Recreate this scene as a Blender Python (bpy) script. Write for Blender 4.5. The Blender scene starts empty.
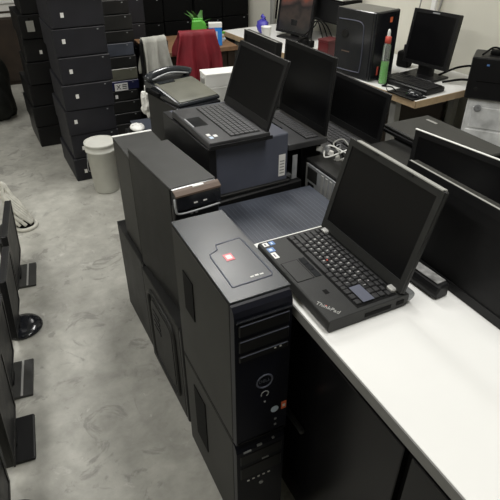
import bpy, bmesh, math, random
from mathutils import Matrix, Vector
random.seed(7)
R = math.radians
SC = bpy.context.scene
COL = SC.collection
# ------------------------------------------------------------------ camera
cam_d = bpy.data.cameras.new('camera'); cam = bpy.data.objects.new('camera', cam_d); COL.objects.link(cam)
cam_d.sensor_fit = 'HORIZONTAL'; cam_d.sensor_width = 36.0; cam_d.lens = 36.0 * 520 / 500
cam_d.clip_start = 0.02
cam.location = (0, 0, 1.6)
cam.rotation_euler = (R(90 - 34), 0, R(-26.5))
SC.camera = cam
# ------------------------------------------------------------------ world, lamps, exposure
w = bpy.data.worlds.new('world'); SC.world = w; w.use_nodes = True
w.node_tree.nodes['Background'].inputs[0].default_value = (0.75, 0.85, 1.0, 1)
w.node_tree.nodes['Background'].inputs[1].default_value = 0.05
SC.view_settings.view_transform = 'Standard'; SC.view_settings.look = 'None'
SC.view_settings.gamma = 1.0; SC.view_settings.use_curve_mapping = False
SC.view_settings.exposure = 0.0
LAMPS = [(0.95, 0.45, 29), (-0.85, 1.2, 30), (1.25, 2.9, 36), (-0.9, 3.8, 26), (0.6, 5.6, 9)]
def area(x, y, z, e, sx, sy):
    l = bpy.data.lights.new('tube_light', 'AREA'); l.shape = 'RECTANGLE'; l.size = sx; l.size_y = sy
    l.energy = e; l.color = (1.0, 0.985, 0.95)
    o = bpy.data.objects.new('tube_light', l); COL.objects.link(o); o.location = (x, y, z)
for x, y, e in LAMPS: area(x, y, 2.70, e, 0.30, 1.2)
# ------------------------------------------------------------------ materials
def mat(name, col, rough=0.5, metal=0.0, spec=0.5, var=0.0, vscale=30, bump=0.0, bscale=400, coat=0.0, alpha=None, emit=None):
    m = bpy.data.materials.new(name); m.use_nodes = True
    nt = m.node_tree; b = nt.nodes['Principled BSDF']
    c = (*col, 1)
    b.inputs['Base Color'].default_value = c
    b.inputs['Roughness'].default_value = rough; b.inputs['Metallic'].default_value = metal
    b.inputs['Specular IOR Level'].default_value = spec
    if coat: b.inputs['Coat Weight'].default_value = coat; b.inputs['Coat Roughness'].default_value = 0.06
    if var or bump:
        tc = nt.nodes.new('ShaderNodeTexCoord')
    if var:
        n = nt.nodes.new('ShaderNodeTexNoise'); n.inputs['Scale'].default_value = vscale; n.inputs['Detail'].default_value = 6
        nt.links.new(tc.outputs['Object'], n.inputs['Vector'])
        r = nt.nodes.new('ShaderNodeValToRGB')
        r.color_ramp.elements[0].position = 0.3; r.color_ramp.elements[1].position = 0.7
        r.color_ramp.elements[0].color = (*[k * (1 - var) for k in col], 1)
        r.color_ramp.elements[1].color = (*[min(1, k * (1 + var)) for k in col], 1)
        nt.links.new(n.outputs['Fac'], r.inputs['Fac']); nt.links.new(r.outputs['Color'], b.inputs['Base Color'])
        mr = nt.nodes.new('ShaderNodeMapRange'); mr.inputs[3].default_value = max(0.03, rough - 0.12 * min(1, var * 3)); mr.inputs[4].default_value = min(1, rough + 0.12 * min(1, var * 3))
        nt.links.new(n.outputs['Fac'], mr.inputs[0]); nt.links.new(mr.outputs[0], b.inputs['Roughness'])
    if bump:
        n2 = nt.nodes.new('ShaderNodeTexNoise'); n2.inputs['Scale'].default_value = bscale; n2.inputs['Detail'].default_value = 3
        nt.links.new(tc.outputs['Object'], n2.inputs['Vector'])
        bp = nt.nodes.new('ShaderNodeBump'); bp.inputs['Strength'].default_value = bump; bp.inputs['Distance'].default_value = 0.002
        nt.links.new(n2.outputs['Fac'], bp.inputs['Height']); nt.links.new(bp.outputs[0], b.inputs['Normal'])
    if alpha is not None:
        b.inputs['Transmission Weight'].default_value = alpha
    if emit: b.inputs['Emission Color'].default_value = (*emit[0], 1); b.inputs['Emission Strength'].default_value = emit[1]
    return m
M = {}
M['case'] = mat('black_case_metal', (.0115, .0115, .011), .50, 0, .3, .25, 12, .08, 500)
M['case2'] = mat('charcoal_case_metal', (.016, .016, .015), .52, 0, .3, .25, 9, .08, 500)
M['side'] = mat('dark_side_panel', (.0185, .0185, .0165), .48, 0, .3, .18, 6, .05, 600)
M['gloss'] = mat('gloss_black_plastic', (.012, .013, .016), .16, 0, .5, .2, 14)
M['top'] = mat('worn_dark_top', (.027, .030, .033), .32, 0, .38, .55, 6)
M['bez'] = mat('satin_black_bezel', (.006, .0065, .011), .34, 0, .16)
M['pano'] = mat('gloss_black_door', (.0035, .0035, .004), .25, 0, .2)
M['stack'] = mat('bluish_black_case', (.0135, .0135, .0175), .55, 0, .35, .2, 9)
M['top2'] = mat('matte_charcoal_top', (.037, .037, .035), .50, 0, .35, .25, 16, .1, 300)
M['bluegrey'] = mat('blue_grey_metal', (.076, .082, .110), .48, .0, .4, .12, 8)
M['bluegrey2'] = mat('blue_grey_brushed', (.050, .056, .072), .45, .0, .4, .22, 10)
M['stripe'] = mat('dull_stripe', (.072, .079, .098), .5, .0)
M['black'] = mat('black_plastic', (.0085, .0085, .009), .42, 0, .28)
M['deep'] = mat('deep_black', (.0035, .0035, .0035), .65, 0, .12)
M['screen'] = mat('dark_screen', (.004, .004, .0045), .30, 0, .18)
M['screen2'] = mat('matte_screen', (.0085, .0085, .009), .45, 0, .2, .3, 18)
M['lap'] = mat('laptop_black_rubber', (.019, .0195, .019), .45, 0, .32, .12, 30, .1, 900)
M['lap2'] = mat('laptop_brushed_dark', (.042, .042, .044), .36, .2, .5, .25, 20)
M['key'] = mat('key_black', (.012, .012, .013), .45)
M['key2'] = mat('key_grey', (.060, .060, .062), .4)
M['silver'] = mat('silver_metal', (.40, .40, .385), .35, .3)
M['steel'] = mat('galvanised_steel', (.33, .34, .35), .4, .25, .5, .2, 40)
M['white'] = mat('white_plastic', (.78, .78, .75), .45)
M['table'] = mat('white_laminate', (.72, .72, .70), .40, 0, .4, .015, 8)
M['edge'] = mat('shaded_edge_band', (.15, .15, .145), .5, 0, .4, .05, 10)  # white table edge in shadow, the shade put into its grey
M['paper'] = mat('paper', (.72, .71, .68), .8)
M['label'] = mat('white_sticker', (.75, .74, .72), .6)
M['pink'] = mat('pink_sticker', (.72, .22, .25), .6)
M['bluest'] = mat('blue_sticker', (.09, .19, .42), .4)
M['ltblue'] = mat('pale_blue_sticker', (.55, .65, .78), .4)
M['orange'] = mat('orange_sticker', (.75, .16, .06), .5)
M['brownst'] = mat('brown_trim', (.12, .085, .065), .5, .0, .3)
M['wood'] = mat('beech_edge', (.45, .33, .20), .5, 0, .4, .15, 25)
M['wood2'] = mat('brown_wood', (.21, .12, .065), .55, 0, .4, .25, 20)
M['dbrown'] = mat('dark_brown_board', (.030, .020, .013), .6, 0, .4, .3, 8)
M['bucket'] = mat('bucket_white', (.62, .62, .57), .45, 0, .4, .06, 10)
M['red'] = mat('red_cloth', (.17, .012, .020), .62, 0, .3, .25, 10, .3, 200)
M['dred'] = mat('dark_red_box', (.09, .008, .010), .4)
M['wcloth'] = mat('off_white_cloth', (.36, .36, .33), .85, 0, .2, .15, 14, .4, 150)
M['dcloth'] = mat('dark_cloth', (.013, .014, .012), .9, 0, .2, .4, 12, .5, 90)
M['green'] = mat('green_plastic', (.10, .42, .05), .5)
M['leaf'] = mat('leaf_green', (.05, .15, .03), .5, 0, .4, .3, 30)
M['bluebox'] = mat('bright_blue', (.03, .24, .75), .45)
M['violet'] = mat('violet_blue', (.06, .05, .38), .5)
M['navy'] = mat('navy_case', (.012, .014, .06), .4)
M['olive'] = mat('phone_olive_grey', (.115, .115, .088), .30, 0, .5, .2, 9)
M['phone'] = mat('phone_dark', (.025, .028, .032), .22)
M['string'] = mat('mop_white', (.62, .61, .55), .85, 0, .2, .15, 30)
M['strip'] = mat('grey_white_foil', (.42, .42, .41), .35, .5, .5, .45, 60)
M['oldwhite'] = mat('scuffed_grey_panel', (.60, .61, .61), .55, .0, .4, .3, 14, .2, 60)
M['cablegrey'] = mat('cable_grey', (.30, .30, .28), .6)
M['liquid'] = mat('green_liquid', (.16, .72, .05), .15, 0, .5)
M['clear'] = mat('clear_plastic', (.85, .88, .86), .12, 0, .5, alpha=.85)
M['redcap'] = mat('red_cap', (.65, .10, .07), .4)
M['lampwhite'] = mat('lamp_housing', (.8, .8, .8), .5)
def wall_mat(name, col, v=.06):
    return mat(name, col, .8, 0, .3, v, 1.6, .25, 45)
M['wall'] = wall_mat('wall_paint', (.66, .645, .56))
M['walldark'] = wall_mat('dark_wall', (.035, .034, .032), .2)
M['ceil'] = wall_mat('ceiling_paint', (.6, .6, .57))
def floor_mat():
    m = bpy.data.materials.new('polished_concrete'); m.use_nodes = True; nt = m.node_tree; b = nt.nodes['Principled BSDF']
    tc = nt.nodes.new('ShaderNodeTexCoord')
    def noise(s, d, dist=0, rough=.55):
        n = nt.nodes.new('ShaderNodeTexNoise'); n.inputs['Scale'].default_value = s; n.inputs['Detail'].default_value = d
        n.inputs['Distortion'].default_value = dist; n.inputs['Roughness'].default_value = rough
        nt.links.new(tc.outputs['Object'], n.inputs['Vector']); return n
    def ramp(n, a, b_, ca, cb):
        r = nt.nodes.new('ShaderNodeValToRGB'); r.color_ramp.elements[0].position = a; r.color_ramp.elements[1].position = b_
        r.color_ramp.elements[0].color = (*ca, 1); r.color_ramp.elements[1].color = (*cb, 1)
        nt.links.new(n.outputs['Fac'], r.inputs['Fac']); return r
    def mix(mode, f, a, b_):
        x = nt.nodes.new('ShaderNodeMixRGB'); x.blend_type = mode
        if isinstance(f, float): x.inputs[0].default_value = f
        else: nt.links.new(f, x.inputs[0])
        nt.links.new(a, x.inputs[1])
        if isinstance(b_, tuple): x.inputs[2].default_value = (*b_, 1)
        else: nt.links.new(b_, x.inputs[2])
        return x
    base = ramp(noise(2.6, 10, .6, .6), .32, .70, (.305, .30, .272), (.51, .503, .46))
    fine = ramp(noise(13, 9, .2, .65), .3, .72, (.80, .80, .79), (1.12, 1.12, 1.11))
    m1 = mix('MULTIPLY', 1.0, base.outputs[0], fine.outputs[0])
    patch = ramp(noise(6.0, 9, 1.2, .65), .56, .63, (0, 0, 0), (1, 1, 1))
    f1 = nt.nodes.new('ShaderNodeMath'); f1.operation = 'MULTIPLY'; f1.inputs[1].default_value = .75; nt.links.new(patch.outputs[0], f1.inputs[0])
    m2 = mix('MIX', f1.outputs[0], m1.outputs[0], (.235, .23, .208))
    pale = ramp(noise(11, 8, .9, .65), .63, .70, (0, 0, 0), (1, 1, 1))
    f2 = nt.nodes.new('ShaderNodeMath'); f2.operation = 'MULTIPLY'; f2.inputs[1].default_value = .55; nt.links.new(pale.outputs[0], f2.inputs[0])
    m3 = mix('MIX', f2.outputs[0], m2.outputs[0], (.62, .61, .57))
    spots = ramp(noise(14, 6, .6, .6), .63, .70, (0, 0, 0), (1, 1, 1))
    f3 = nt.nodes.new('ShaderNodeMath'); f3.operation = 'MULTIPLY'; f3.inputs[1].default_value = .4; nt.links.new(spots.outputs[0], f3.inputs[0])
    m4 = mix('MIX', f3.outputs[0], m3.outputs[0], (.17, .165, .15))
    nt.links.new(m4.outputs[0], b.inputs['Base Color'])
    rr = ramp(noise(6, 6), .3, .7, (.42, .42, .42), (.62, .62, .62)); nt.links.new(rr.outputs[0], b.inputs['Roughness'])
    bp = nt.nodes.new('ShaderNodeBump'); bp.inputs['Strength'].default_value = .12; bp.inputs['Distance'].default_value = .004
    nt.links.new(noise(30, 8).outputs['Fac'], bp.inputs['Height']); nt.links.new(bp.outputs[0], b.inputs['Normal'])
    return m
M['floor'] = floor_mat()
def reflection_mat():  # reflection in the dark screen, painted as a dim glow
    m = bpy.data.materials.new('screen_reflection'); m.use_nodes = True; nt = m.node_tree; b = nt.nodes['Principled BSDF']
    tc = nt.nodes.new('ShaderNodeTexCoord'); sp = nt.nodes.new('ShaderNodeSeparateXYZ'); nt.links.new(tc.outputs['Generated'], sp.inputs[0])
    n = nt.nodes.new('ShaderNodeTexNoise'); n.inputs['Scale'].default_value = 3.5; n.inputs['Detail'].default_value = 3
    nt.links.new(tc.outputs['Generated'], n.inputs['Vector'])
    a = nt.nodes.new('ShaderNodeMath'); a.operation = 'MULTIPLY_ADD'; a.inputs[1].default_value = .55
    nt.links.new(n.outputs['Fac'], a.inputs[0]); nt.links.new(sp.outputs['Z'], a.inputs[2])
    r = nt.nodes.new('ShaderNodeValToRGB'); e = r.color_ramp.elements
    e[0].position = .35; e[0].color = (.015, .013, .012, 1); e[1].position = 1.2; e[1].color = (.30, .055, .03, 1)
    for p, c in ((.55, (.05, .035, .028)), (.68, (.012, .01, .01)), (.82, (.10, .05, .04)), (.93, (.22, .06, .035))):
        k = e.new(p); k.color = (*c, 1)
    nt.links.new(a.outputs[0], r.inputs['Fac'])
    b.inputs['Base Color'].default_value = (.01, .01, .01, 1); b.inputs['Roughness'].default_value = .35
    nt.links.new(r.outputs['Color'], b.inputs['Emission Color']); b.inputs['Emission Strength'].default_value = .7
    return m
M['reflection'] = reflection_mat()
# ------------------------------------------------------------------ helpers
def bx(bm, x0, x1, y0, y1, z0, z1, bev=0.0, seg=1, mx=None):
    t = bmesh.new(); bmesh.ops.create_cube(t, size=1)
    for v in t.verts: v.co = Vector(((x0 + x1) / 2 + v.co.x * (x1 - x0), (y0 + y1) / 2 + v.co.y * (y1 - y0), (z0 + z1) / 2 + v.co.z * (z1 - z0)))
    if bev: bmesh.ops.bevel(t, geom=t.edges[:], offset=bev, segments=seg, affect='EDGES', profile=.5)
    merge(bm, t, mx)
def merge(bm, t, mx=None):
    if mx is not None: bmesh.ops.transform(t, matrix=mx, verts=t.verts[:])
    me = bpy.data.meshes.new('tmp'); t.to_mesh(me); t.free(); bm.from_mesh(me); bpy.data.meshes.remove(me)
def prism(bm, pts, axis, a0, a1, bev=0.0, mx=None):
    """polygon pts (2D) extruded along axis 'x','y','z' from a0 to a1"""
    t = bmesh.new()
    def P(p, a): return {'x': (a, p[0], p[1]), 'y': (p[0], a, p[1]), 'z': (p[0], p[1], a)}[axis]
    A = [t.verts.new(P(p, a0)) for p in pts]; B = [t.verts.new(P(p, a1)) for p in pts]
    t.faces.new(A); t.faces.new(B[::-1])
    n = len(pts)
    for i in range(n): t.faces.new((A[i], B[i], B[(i + 1) % n], A[(i + 1) % n]))
    bmesh.ops.recalc_face_normals(t, faces=t.faces[:])
    if bev: bmesh.ops.bevel(t, geom=t.edges[:], offset=bev, segments=1, affect='EDGES')
    merge(bm, t, mx)
def tube(bm, pts, r, seg=8, cap=True, mx=None):
    t = bmesh.new(); pts = [Vector(p) for p in pts]; n = len(pts); rings = []
    rs = r if isinstance(r, (list, tuple)) else [r] * n
    up = Vector((0.31, 0.17, 0.93)).normalized()
    for i, p in enumerate(pts):
        d = (pts[min(i + 1, n - 1)] - pts[max(i - 1, 0)]).normalized()
        a = d.cross(up)
        if a.length < .05: a = d.cross(Vector((1, 0, 0)))
        a.normalize(); b = d.cross(a)
        rings.append([t.verts.new(p + a * rs[i] * math.cos(2 * math.pi * k / seg) + b * rs[i] * math.sin(2 * math.pi * k / seg)) for k in range(seg)])
    for i in range(n - 1):
        for k in range(seg): t.faces.new((rings[i][k], rings[i][(k + 1) % seg], rings[i + 1][(k + 1) % seg], rings[i + 1][k]))
    if cap: t.faces.new(rings[0][::-1]); t.faces.new(rings[-1])
    bmesh.ops.recalc_face_normals(t, faces=t.faces[:])
    merge(bm, t, mx)
def lathe(bm, prof, c=(0, 0, 0), seg=32, mx=None):
    """prof: list of (radius, z)"""
    t = bmesh.new(); rings = []
    for r, z in prof:
        if r < 1e-5: rings.append([t.verts.new((c[0], c[1], c[2] + z))])
        else: rings.append([t.verts.new((c[0] + r * math.cos(2 * math.pi * k / seg), c[1] + r * math.sin(2 * math.pi * k / seg), c[2] + z)) for k in range(seg)])
    for A, B in zip(rings, rings[1:]):
        for k in range(seg):
            q = [A[k % len(A)], A[(k + 1) % len(A)], B[(k + 1) % len(B)], B[k % len(B)]]
            q2 = []
            for v in q:
                if v not in q2: q2.append(v)
            if len(q2) > 2: t.faces.new(q2)
    bmesh.ops.recalc_face_normals(t, faces=t.faces[:])
    merge(bm, t, mx)
def spline(pts, n=8):
    P = [Vector(p) for p in pts]; P = [P[0] * 2 - P[1]] + P + [P[-1] * 2 - P[-2]]; out = []
    for i in range(1, len(P) - 2):
        for k in range(n):
            t = k / n; a, b, c, d = P[i - 1:i + 3]
            out.append(.5 * ((2 * b) + (c - a) * t + (2 * a - 5 * b + 4 * c - d) * t * t + (3 * b - a - 3 * c + d) * t ** 3))
    out.append(P[-2]); return out
def obj(name, bm, m, parent=None, smooth=False, kind=None, label=None):
    me = bpy.data.meshes.new(name); bm.to_mesh(me); bm.free()
    if smooth:
        for p in me.polygons: p.use_smooth = True
    me.materials.append(M[m] if isinstance(m, str) else m)
    o = bpy.data.objects.new(name, me); COL.objects.link(o)
    if parent: o.parent = parent
    if kind: o['kind'] = kind
    if label: o['label'] = label
    return o
def part(name, m, parent, *a, bev=0.0, seg=1, mx=None, label=None):
    b = bmesh.new(); bx(b, *a, bev=bev, seg=seg, mx=mx); return obj(name, b, m, parent, label=label)
def thing(name, label, cat, loc=(0, 0, 0), rz=0, group=None):
    o = bpy.data.objects.new(name, None); COL.objects.link(o); o.empty_display_size = .05
    o.location = loc; o.rotation_euler = (0, 0, R(rz)); o['label'] = label; o['category'] = cat
    if group: o['group'] = group
    return o
def tag(o, label, cat, group=None):
    o['label'] = label; o['category'] = cat
    if group: o['group'] = group
    return o
def struct(name, m, *a, label=None, bev=0.0):
    b = bmesh.new(); bx(b, *a, bev=bev); o = obj(name, b, m); o['kind'] = 'structure'; o['label'] = label or name.replace('_', ' '); return o
def text(bm, s, size, mx, depth=.0003):
    cu = bpy.data.curves.new('t', 'FONT'); cu.body = s; cu.size = size; cu.extrude = depth; cu.align_x = 'CENTER'; cu.align_y = 'CENTER'; cu.resolution_u = 2
    o = bpy.data.objects.new('t', cu); COL.objects.link(o)
    me = bpy.data.meshes.new_from_object(o)
    t = bmesh.new(); t.from_mesh(me); merge(bm, t, mx)
    bpy.data.objects.remove(o); bpy.data.curves.remove(cu); bpy.data.meshes.remove(me)
# text planes: FRONT = facing -y (reads along +x); LEFTF = facing -x (reads along -y); UPX = lying, read by a user at -x
FRONT = Matrix.Rotation(R(90), 4, 'X')
LEFTF = Matrix.Rotation(R(-90), 4, 'Z') @ FRONT
UPX = Matrix.Rotation(R(-90), 4, 'Z')
T_ = lambda x, y, z: Matrix.Translation((x, y, z))
# ------------------------------------------------------------------ setting
f = struct('floor', 'floor', -2.4, 3.2, -2.0, 7.0, -.1, 0, label='worn grey polished concrete floor with pale stains')
wr = bpy.data.objects.new('tmp', None)
b = bmesh.new(); bx(b, 0, .15, -4.2, 5.3, 0, 2.9)
o = obj('wall_right', b, 'wall'); o.location = (2.47, 1.95, 0); o.rotation_euler = (0, 0, R(5)); o['kind'] = 'structure'; o['label'] = 'off-white painted wall behind the white desk'
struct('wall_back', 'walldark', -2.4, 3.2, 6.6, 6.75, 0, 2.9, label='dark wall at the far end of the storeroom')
struct('wall_left', 'wall', -2.4, -2.25, -2.0, 6.6, 0, 2.9, label='painted wall on the left of the aisle')
struct('wall_front', 'wall', -2.4, 3.2, -2.1, -2.0, 0, 2.9, label='painted wall behind the viewer')
struct('ceiling', 'ceil', -2.4, 3.2, -2.0, 7.0, 2.9, 3.0, label='plain pale ceiling')
for i, (x, y, e) in enumerate(LAMPS):
    t = thing('ceiling_light', 'twin tube ceiling light ' + ('above the white work table', 'above the near part of the aisle', 'above the rear laptops', 'above the far part of the aisle', 'above the dark back row')[i], 'ceiling light', (x, y, 2.72), 0, 'ceiling lights')
    part('housing', 'lampwhite', t, -.17, .17, -.63, .63, .05, .16, bev=.01)
    for s in (-1, 1):
        b = bmesh.new(); tube(b, [(s * .08, -.6, .035), (s * .08, .6, .035)], .014); obj('tube', b, 'white', t, True)
# ------------------------------------------------------------------ computers
def side_vent(t, x, y0, y1, z0, z1):
    part('side_vent', 'deep', t, x - .0025, x + .001, y0, y1, z0, z1, bev=.001)
def glossy_tower(loc, rz, w, d, h, label, first):
    """upright tower; local x 0..w, front at y=0, z 0..h"""
    t = thing('computer_tower', label, 'computer', loc, rz, 'black computer towers beside the white table')
    bz = .022
    part('case', 'case', t, .003, w - .003, bz, d, .004, h - .004, bev=.003)
    part('side_panel', 'side', t, 0, .003, bz + .004, d - .004, .008, h - .010, bev=.001)
    part('side_panel', 'side', t, w - .003, w, bz + .004, d - .004, .008, h - .010, bev=.001)
    side_vent(t, 0, d - .14, d - .07, h - .24, h - .11) if first else part('side_vent', 'deep', t, -.0025, .001, d - .17, d - .08, h - .30, h - .07, bev=.001)
    # bezel with sloping top edge
    b = bmesh.new()
    prism(b, [(bz, .004), (bz, h - .005), (.014, h - .008), (.005, h - .018), (.001, h - .032), (.001, .02), (.004, .006)], 'x', .0, w - .004)
    fb = obj('front_bezel', b, 'bez', t)
    if first:
        tp = part('top_panel', 'top', t, .0, w, bz - .002, d, h - .004, h, bev=.0012)
        # raised rim of the shallow tray on top
        rim = [(x, y - .022) for x, y in [(.028, .088), (w - .022, .090), (w - .016, .100), (w - .018, .240), (w - .020, .264), (.062, .260), (.056, .238), (.034, .228), (.030, .215)]]
        b = bmesh.new(); tube(b, [(x, y, h - .0004) for x, y in rim + rim[:1]], .0022, 6, False); obj('tray_rim', b, 'bluegrey', tp, True)
        part('sticker', 'pink', tp, .058, .080, .162, .190, h, h + .0008, mx=None)
        part('sticker_print', 'label', tp, .062, .076, .168, .184, h + .0008, h + .0012)
        for k in range(3): part('label_print', 'label', tp, w - .068 + k * .012, w - .059 + k * .012, .0815, .0855 + .0015 * (k % 2), h, h + .0006)
        # glossy lip below the top, drive bays
        z = h - .040
        b = bmesh.new(); bx(b, .004, w - .004, -.004, .004, z - .006, z, bev=.002); obj('front_ridge', b, 'gloss', fb)
        for k, (hh, nm) in enumerate(((.034, 'drive_bay'), (.036, 'drive_bay'), (.020, 'card_bay'))):
            z0 = z - .012 - k * .046
            part(nm, 'black', fb, .010, w - .012, -.0035, .004, z0 - hh, z0, bev=.002)
            part('bay_edge', 'bluegrey', fb, .012, w - .014, -.005, -.003, z0 - .002, z0 - .0005)
        for k in range(2): part('port_light', 'label', fb, w - .050 + k * .014, w - .045 + k * .014, -.004, .003, h - .153, h - .149)
        # ring badge with lettering, power button, stickers
        b = bmesh.new()
        tube(b, [(w * .52 + .021 * math.cos(a * math.pi / 12), .0, h - .255 + .021 * math.sin(a * math.pi / 12)) for a in range(25)], .0022, 6, False)
        rg = obj('badge_ring', b, 'bluegrey', fb, True)
        b = bmesh.new(); text(b, 'DELL', .014, T_(w * .52, .0012, h - .255) @ FRONT, .0008); obj('badge_lettering', b, 'stripe', fb)
        b = bmesh.new(); tube(b, [(w * .53 + .010 * math.cos(a), .001, h - .302 + .010 * math.sin(a)) for a in [R(x) for x in range(-60, 201, 20)]], .0015, 6); obj('power_symbol', b, 'steel', fb)
        part('power_light', 'steel', fb, w * .53 - .002, w * .53 + .002, -.001, .003, h - .332, h - .328)
        b = bmesh.new(); lathe(b, [(0, 0), (.011, 0), (.011, .002), (0, .002)], seg=14, mx=T_(w - .040, .002, h - .374) @ FRONT); obj('round_sticker', b, 'ltblue', fb)
        part('orange_sticker', 'orange', fb, w - .021, w - .007, -.0005, .003, h - .384, h - .358)
        part('orange_sticker_print', 'label', fb, w - .018, w - .010, -.001, .003, h - .376, h - .366)
        for k in range(2): part('front_port', 'steel', fb, w - .040, w - .034, -.0005, .003, h - .416 - .022 * k, h - .410 - .022 * k)
        part('base_seam', 'deep', fb, .004, w - .004, -.001, .003, .010, .014)
    else:
        part('top_panel', 'case', t, .0, w, bz - .002, d, h - .004, h, bev=.0012)
        part('drive_bay', 'black', fb, .010, w - .012, -.0015, .004, h - .086, h - .046, bev=.002)
        part('drive_bay', 'black', fb, .010, w - .012, -.0015, .004, h - .150, h - .100, bev=.002)
        for x, z, l in ((.020, h - .034, .022), (.060, h - .026, .014), (.105, h - .020, .006)): part('port_mark', 'steel', fb, x, x + l, -.001, .003, z - .003, z + .003)
        part('eject_button', 'steel', fb, .075, .095, -.002, .003, h - .092, h - .089)
        for k in range(5): part('panel_mark', 'label', fb, .030 + k * .016, .037 + k * .016, -.001, .003, h - .168, h - .164)
        b = bmesh.new(); lathe(b, [(0, 0), (.007, 0), (.006, .004), (0, .004)], seg=14, mx=T_(w * .5, .002, h - .20) @ FRONT); obj('power_button', b, 'steel', fb)
    for sx in (.02, w - .02):
        for sy in (bz + .03, d - .04):
            part('foot', 'deep', t, sx - .012, sx + .012, sy - .012, sy + .012, 0, .005)
    return t
def plain_tower(loc, rz, w, d, h, label, style, mt='top2', sp='case2'):
    t = thing('computer_tower', label, 'computer', loc, rz, 'black computer towers beside the white table')
    part('case', 'case', t, .003, w - .003, .02, d, .004, h - .003, bev=.003)
    part('side_panel', sp, t, 0, .003, .024, d - .004, .008, h - .006, bev=.001)
    part('side_panel', sp, t, w - .003, w, .024, d - .004, .008, h - .006, bev=.001)
    part('top_panel', mt, t, 0, w, .018, d, h - .004, h, bev=.0012)
    fb = part('front_bezel', 'black', t, 0, w, 0, .022, .003, h - (.05 if style == 'lip' else .002), bev=.004)
    if style == 'lip':
        # projecting drive front with brown metal trim and rounded lower lip
        b = bmesh.new(); prism(b, [(.022, h - .002), (-.006, h - .005), (-.016, h - .012), (-.020, h - .056), (-.010, h - .064), (.022, h - .064)], 'x', .003, w - .003)
        dr = obj('drive_front', b, 'gloss', t)
        b = bmesh.new(); prism(b, [(.004, h - .004), (.004, h + .0005), (-.006, h - .002), (-.018, h - .0105), (-.018, h - .016), (-.006, h - .007)], 'x', .001, w - .001); obj('brown_trim', b, 'brownst', dr)
        part('trim_sticker', 'label', dr, w * .42, w * .66, -.005, .003, h - .0025, h + .0012, mx=None)
        b = bmesh.new(); tube(b, spline([(-.001, -.012, h - .020), (-.003, -.019, h - .048), (.008, -.020, h - .066), (w * .5, -.020, h - .068), (w - .008, -.020, h - .066)], 6), .0032, 8); obj('silver_lip', b, 'steel', dr, True)
        for x in (.055, .085): part('port', 'label', dr, x, x + .012, -.0195, -.017, h - .045, h - .041)
        for x in (.050, .066): part('status_light', 'steel', fb, x, x + .008, -.002, .004, h - .088, h - .080)
    if style == 'strip':
        part('rear_edge', 'white', t, 0, w, d - .008, d + .004, h - .012, h + .002, bev=.001)
    if style == 'oval':
        # pressed panel on the side: sunken outline and raised inner field
        y0, y1, z0, z1, r = .07, d - .06, .06, h - .05, .05
        def rr(y0, y1, z0, z1, r):
            P = []
            for cy, cz, a0 in ((y1 - r, z1 - r, 0), (y0 + r, z1 - r, 90), (y0 + r, z0 + r, 180), (y1 - r, z0 + r, 270)):
                for k in range(7): a = R(a0 + 15 * k); P.append((cy + r * math.cos(a), cz + r * math.sin(a)))
            return P
        b = bmesh.new(); P = rr(y0, y1, z0, z1, r); tube(b, [(-.001, y, z) for y, z in P + P[:1]], .009, 8, False); obj('pressed_outline', b, sp, t, True)
        b = bmesh.new(); prism(b, rr(y0 + .025, y1 - .025, z0 + .03, z1 - .03, .035), 'x', -.006, .001); q = obj('pressed_field', b, sp, t)
        for k in range(4): part('pressed_rib', 'case', q, -.009, -.005, y1 - .12, y1 - .05, z1 - .08 - .025 * k, z1 - .068 - .025 * k, bev=.001)
    return t
T1 = (.337, .731, 0)
glossy_tower((.338, .753, .424), 0, .148, .393, .472, 'glossy black computer tower with tray top and pink sticker beside open laptop', True)
glossy_tower((.338, .755, 0), 0, .147, .39, .424, 'dark computer tower on the floor directly under the pink-stickered tower', False)
plain_tower((.386, 1.262, .455), 5, .146, .36, .465, 'matte black computer tower with brown-trimmed front behind the pink-stickered tower', 'lip', 'top2', 'case')
plain_tower((.350, 1.200, 0), 1, .15, .40, .455, 'black computer tower on the floor with pressed oval side panel', 'oval', 'case', 'case2')
plain_tower((.366, 1.645, .450), 1, .152, .235, .415, 'black computer tower with white rear edge, farthest upper tower of the row', 'strip', 'top2', 'side')
plain_tower((.352, 1.62, 0), 1, .15, .36, .450, 'black computer tower on the floor nearest to the white bucket', 'plain', 'case', 'case')
def flat_case(name, loc, rz, w, d, h, label, body='case', front='case', group='desktop computers lying in stacks', sticker=None, seam=True, dots=True, cat='computer'):
    t = thing(name, label, cat, loc, rz, group)
    part('case', body, t, 0, w, .012, d, .002, h - .001, bev=.003)
    fp = part('front_panel', front, t, .001, w - .001, 0, .014, .002, h - .002, bev=.003)
    if sticker:
        x, z = sticker
        part('sticker', 'label', fp, x, x + .019, -.001, .002, z, z + .026)
    if dots: part('front_light', 'steel', fp, w - .05, w - .04, -.001, .002, h - .02, h - .013)
    for sx in (.03, w - .03): part('foot', 'deep', t, sx - .015, sx + .015, .05, .08, 0, .004)
    return t
def cabinet(x0, x1, y0, y1, h, label, rz=0):
    t = thing('equipment_cabinet', label, 'cabinet', (x0, y0, 0), rz)
    w, d = x1 - x0, y1 - y0
    part('cabinet_body', 'deep', t, 0, w, .012, d, 0, h, bev=.003); q = part('door', 'black', t, .004, w - .004, 0, .012, .02, h - .004, bev=.002)
    part('handle', 'case2', q, w - .03, w - .02, -.008, 0, h * .5, h * .5 + .06)
    return t
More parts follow.
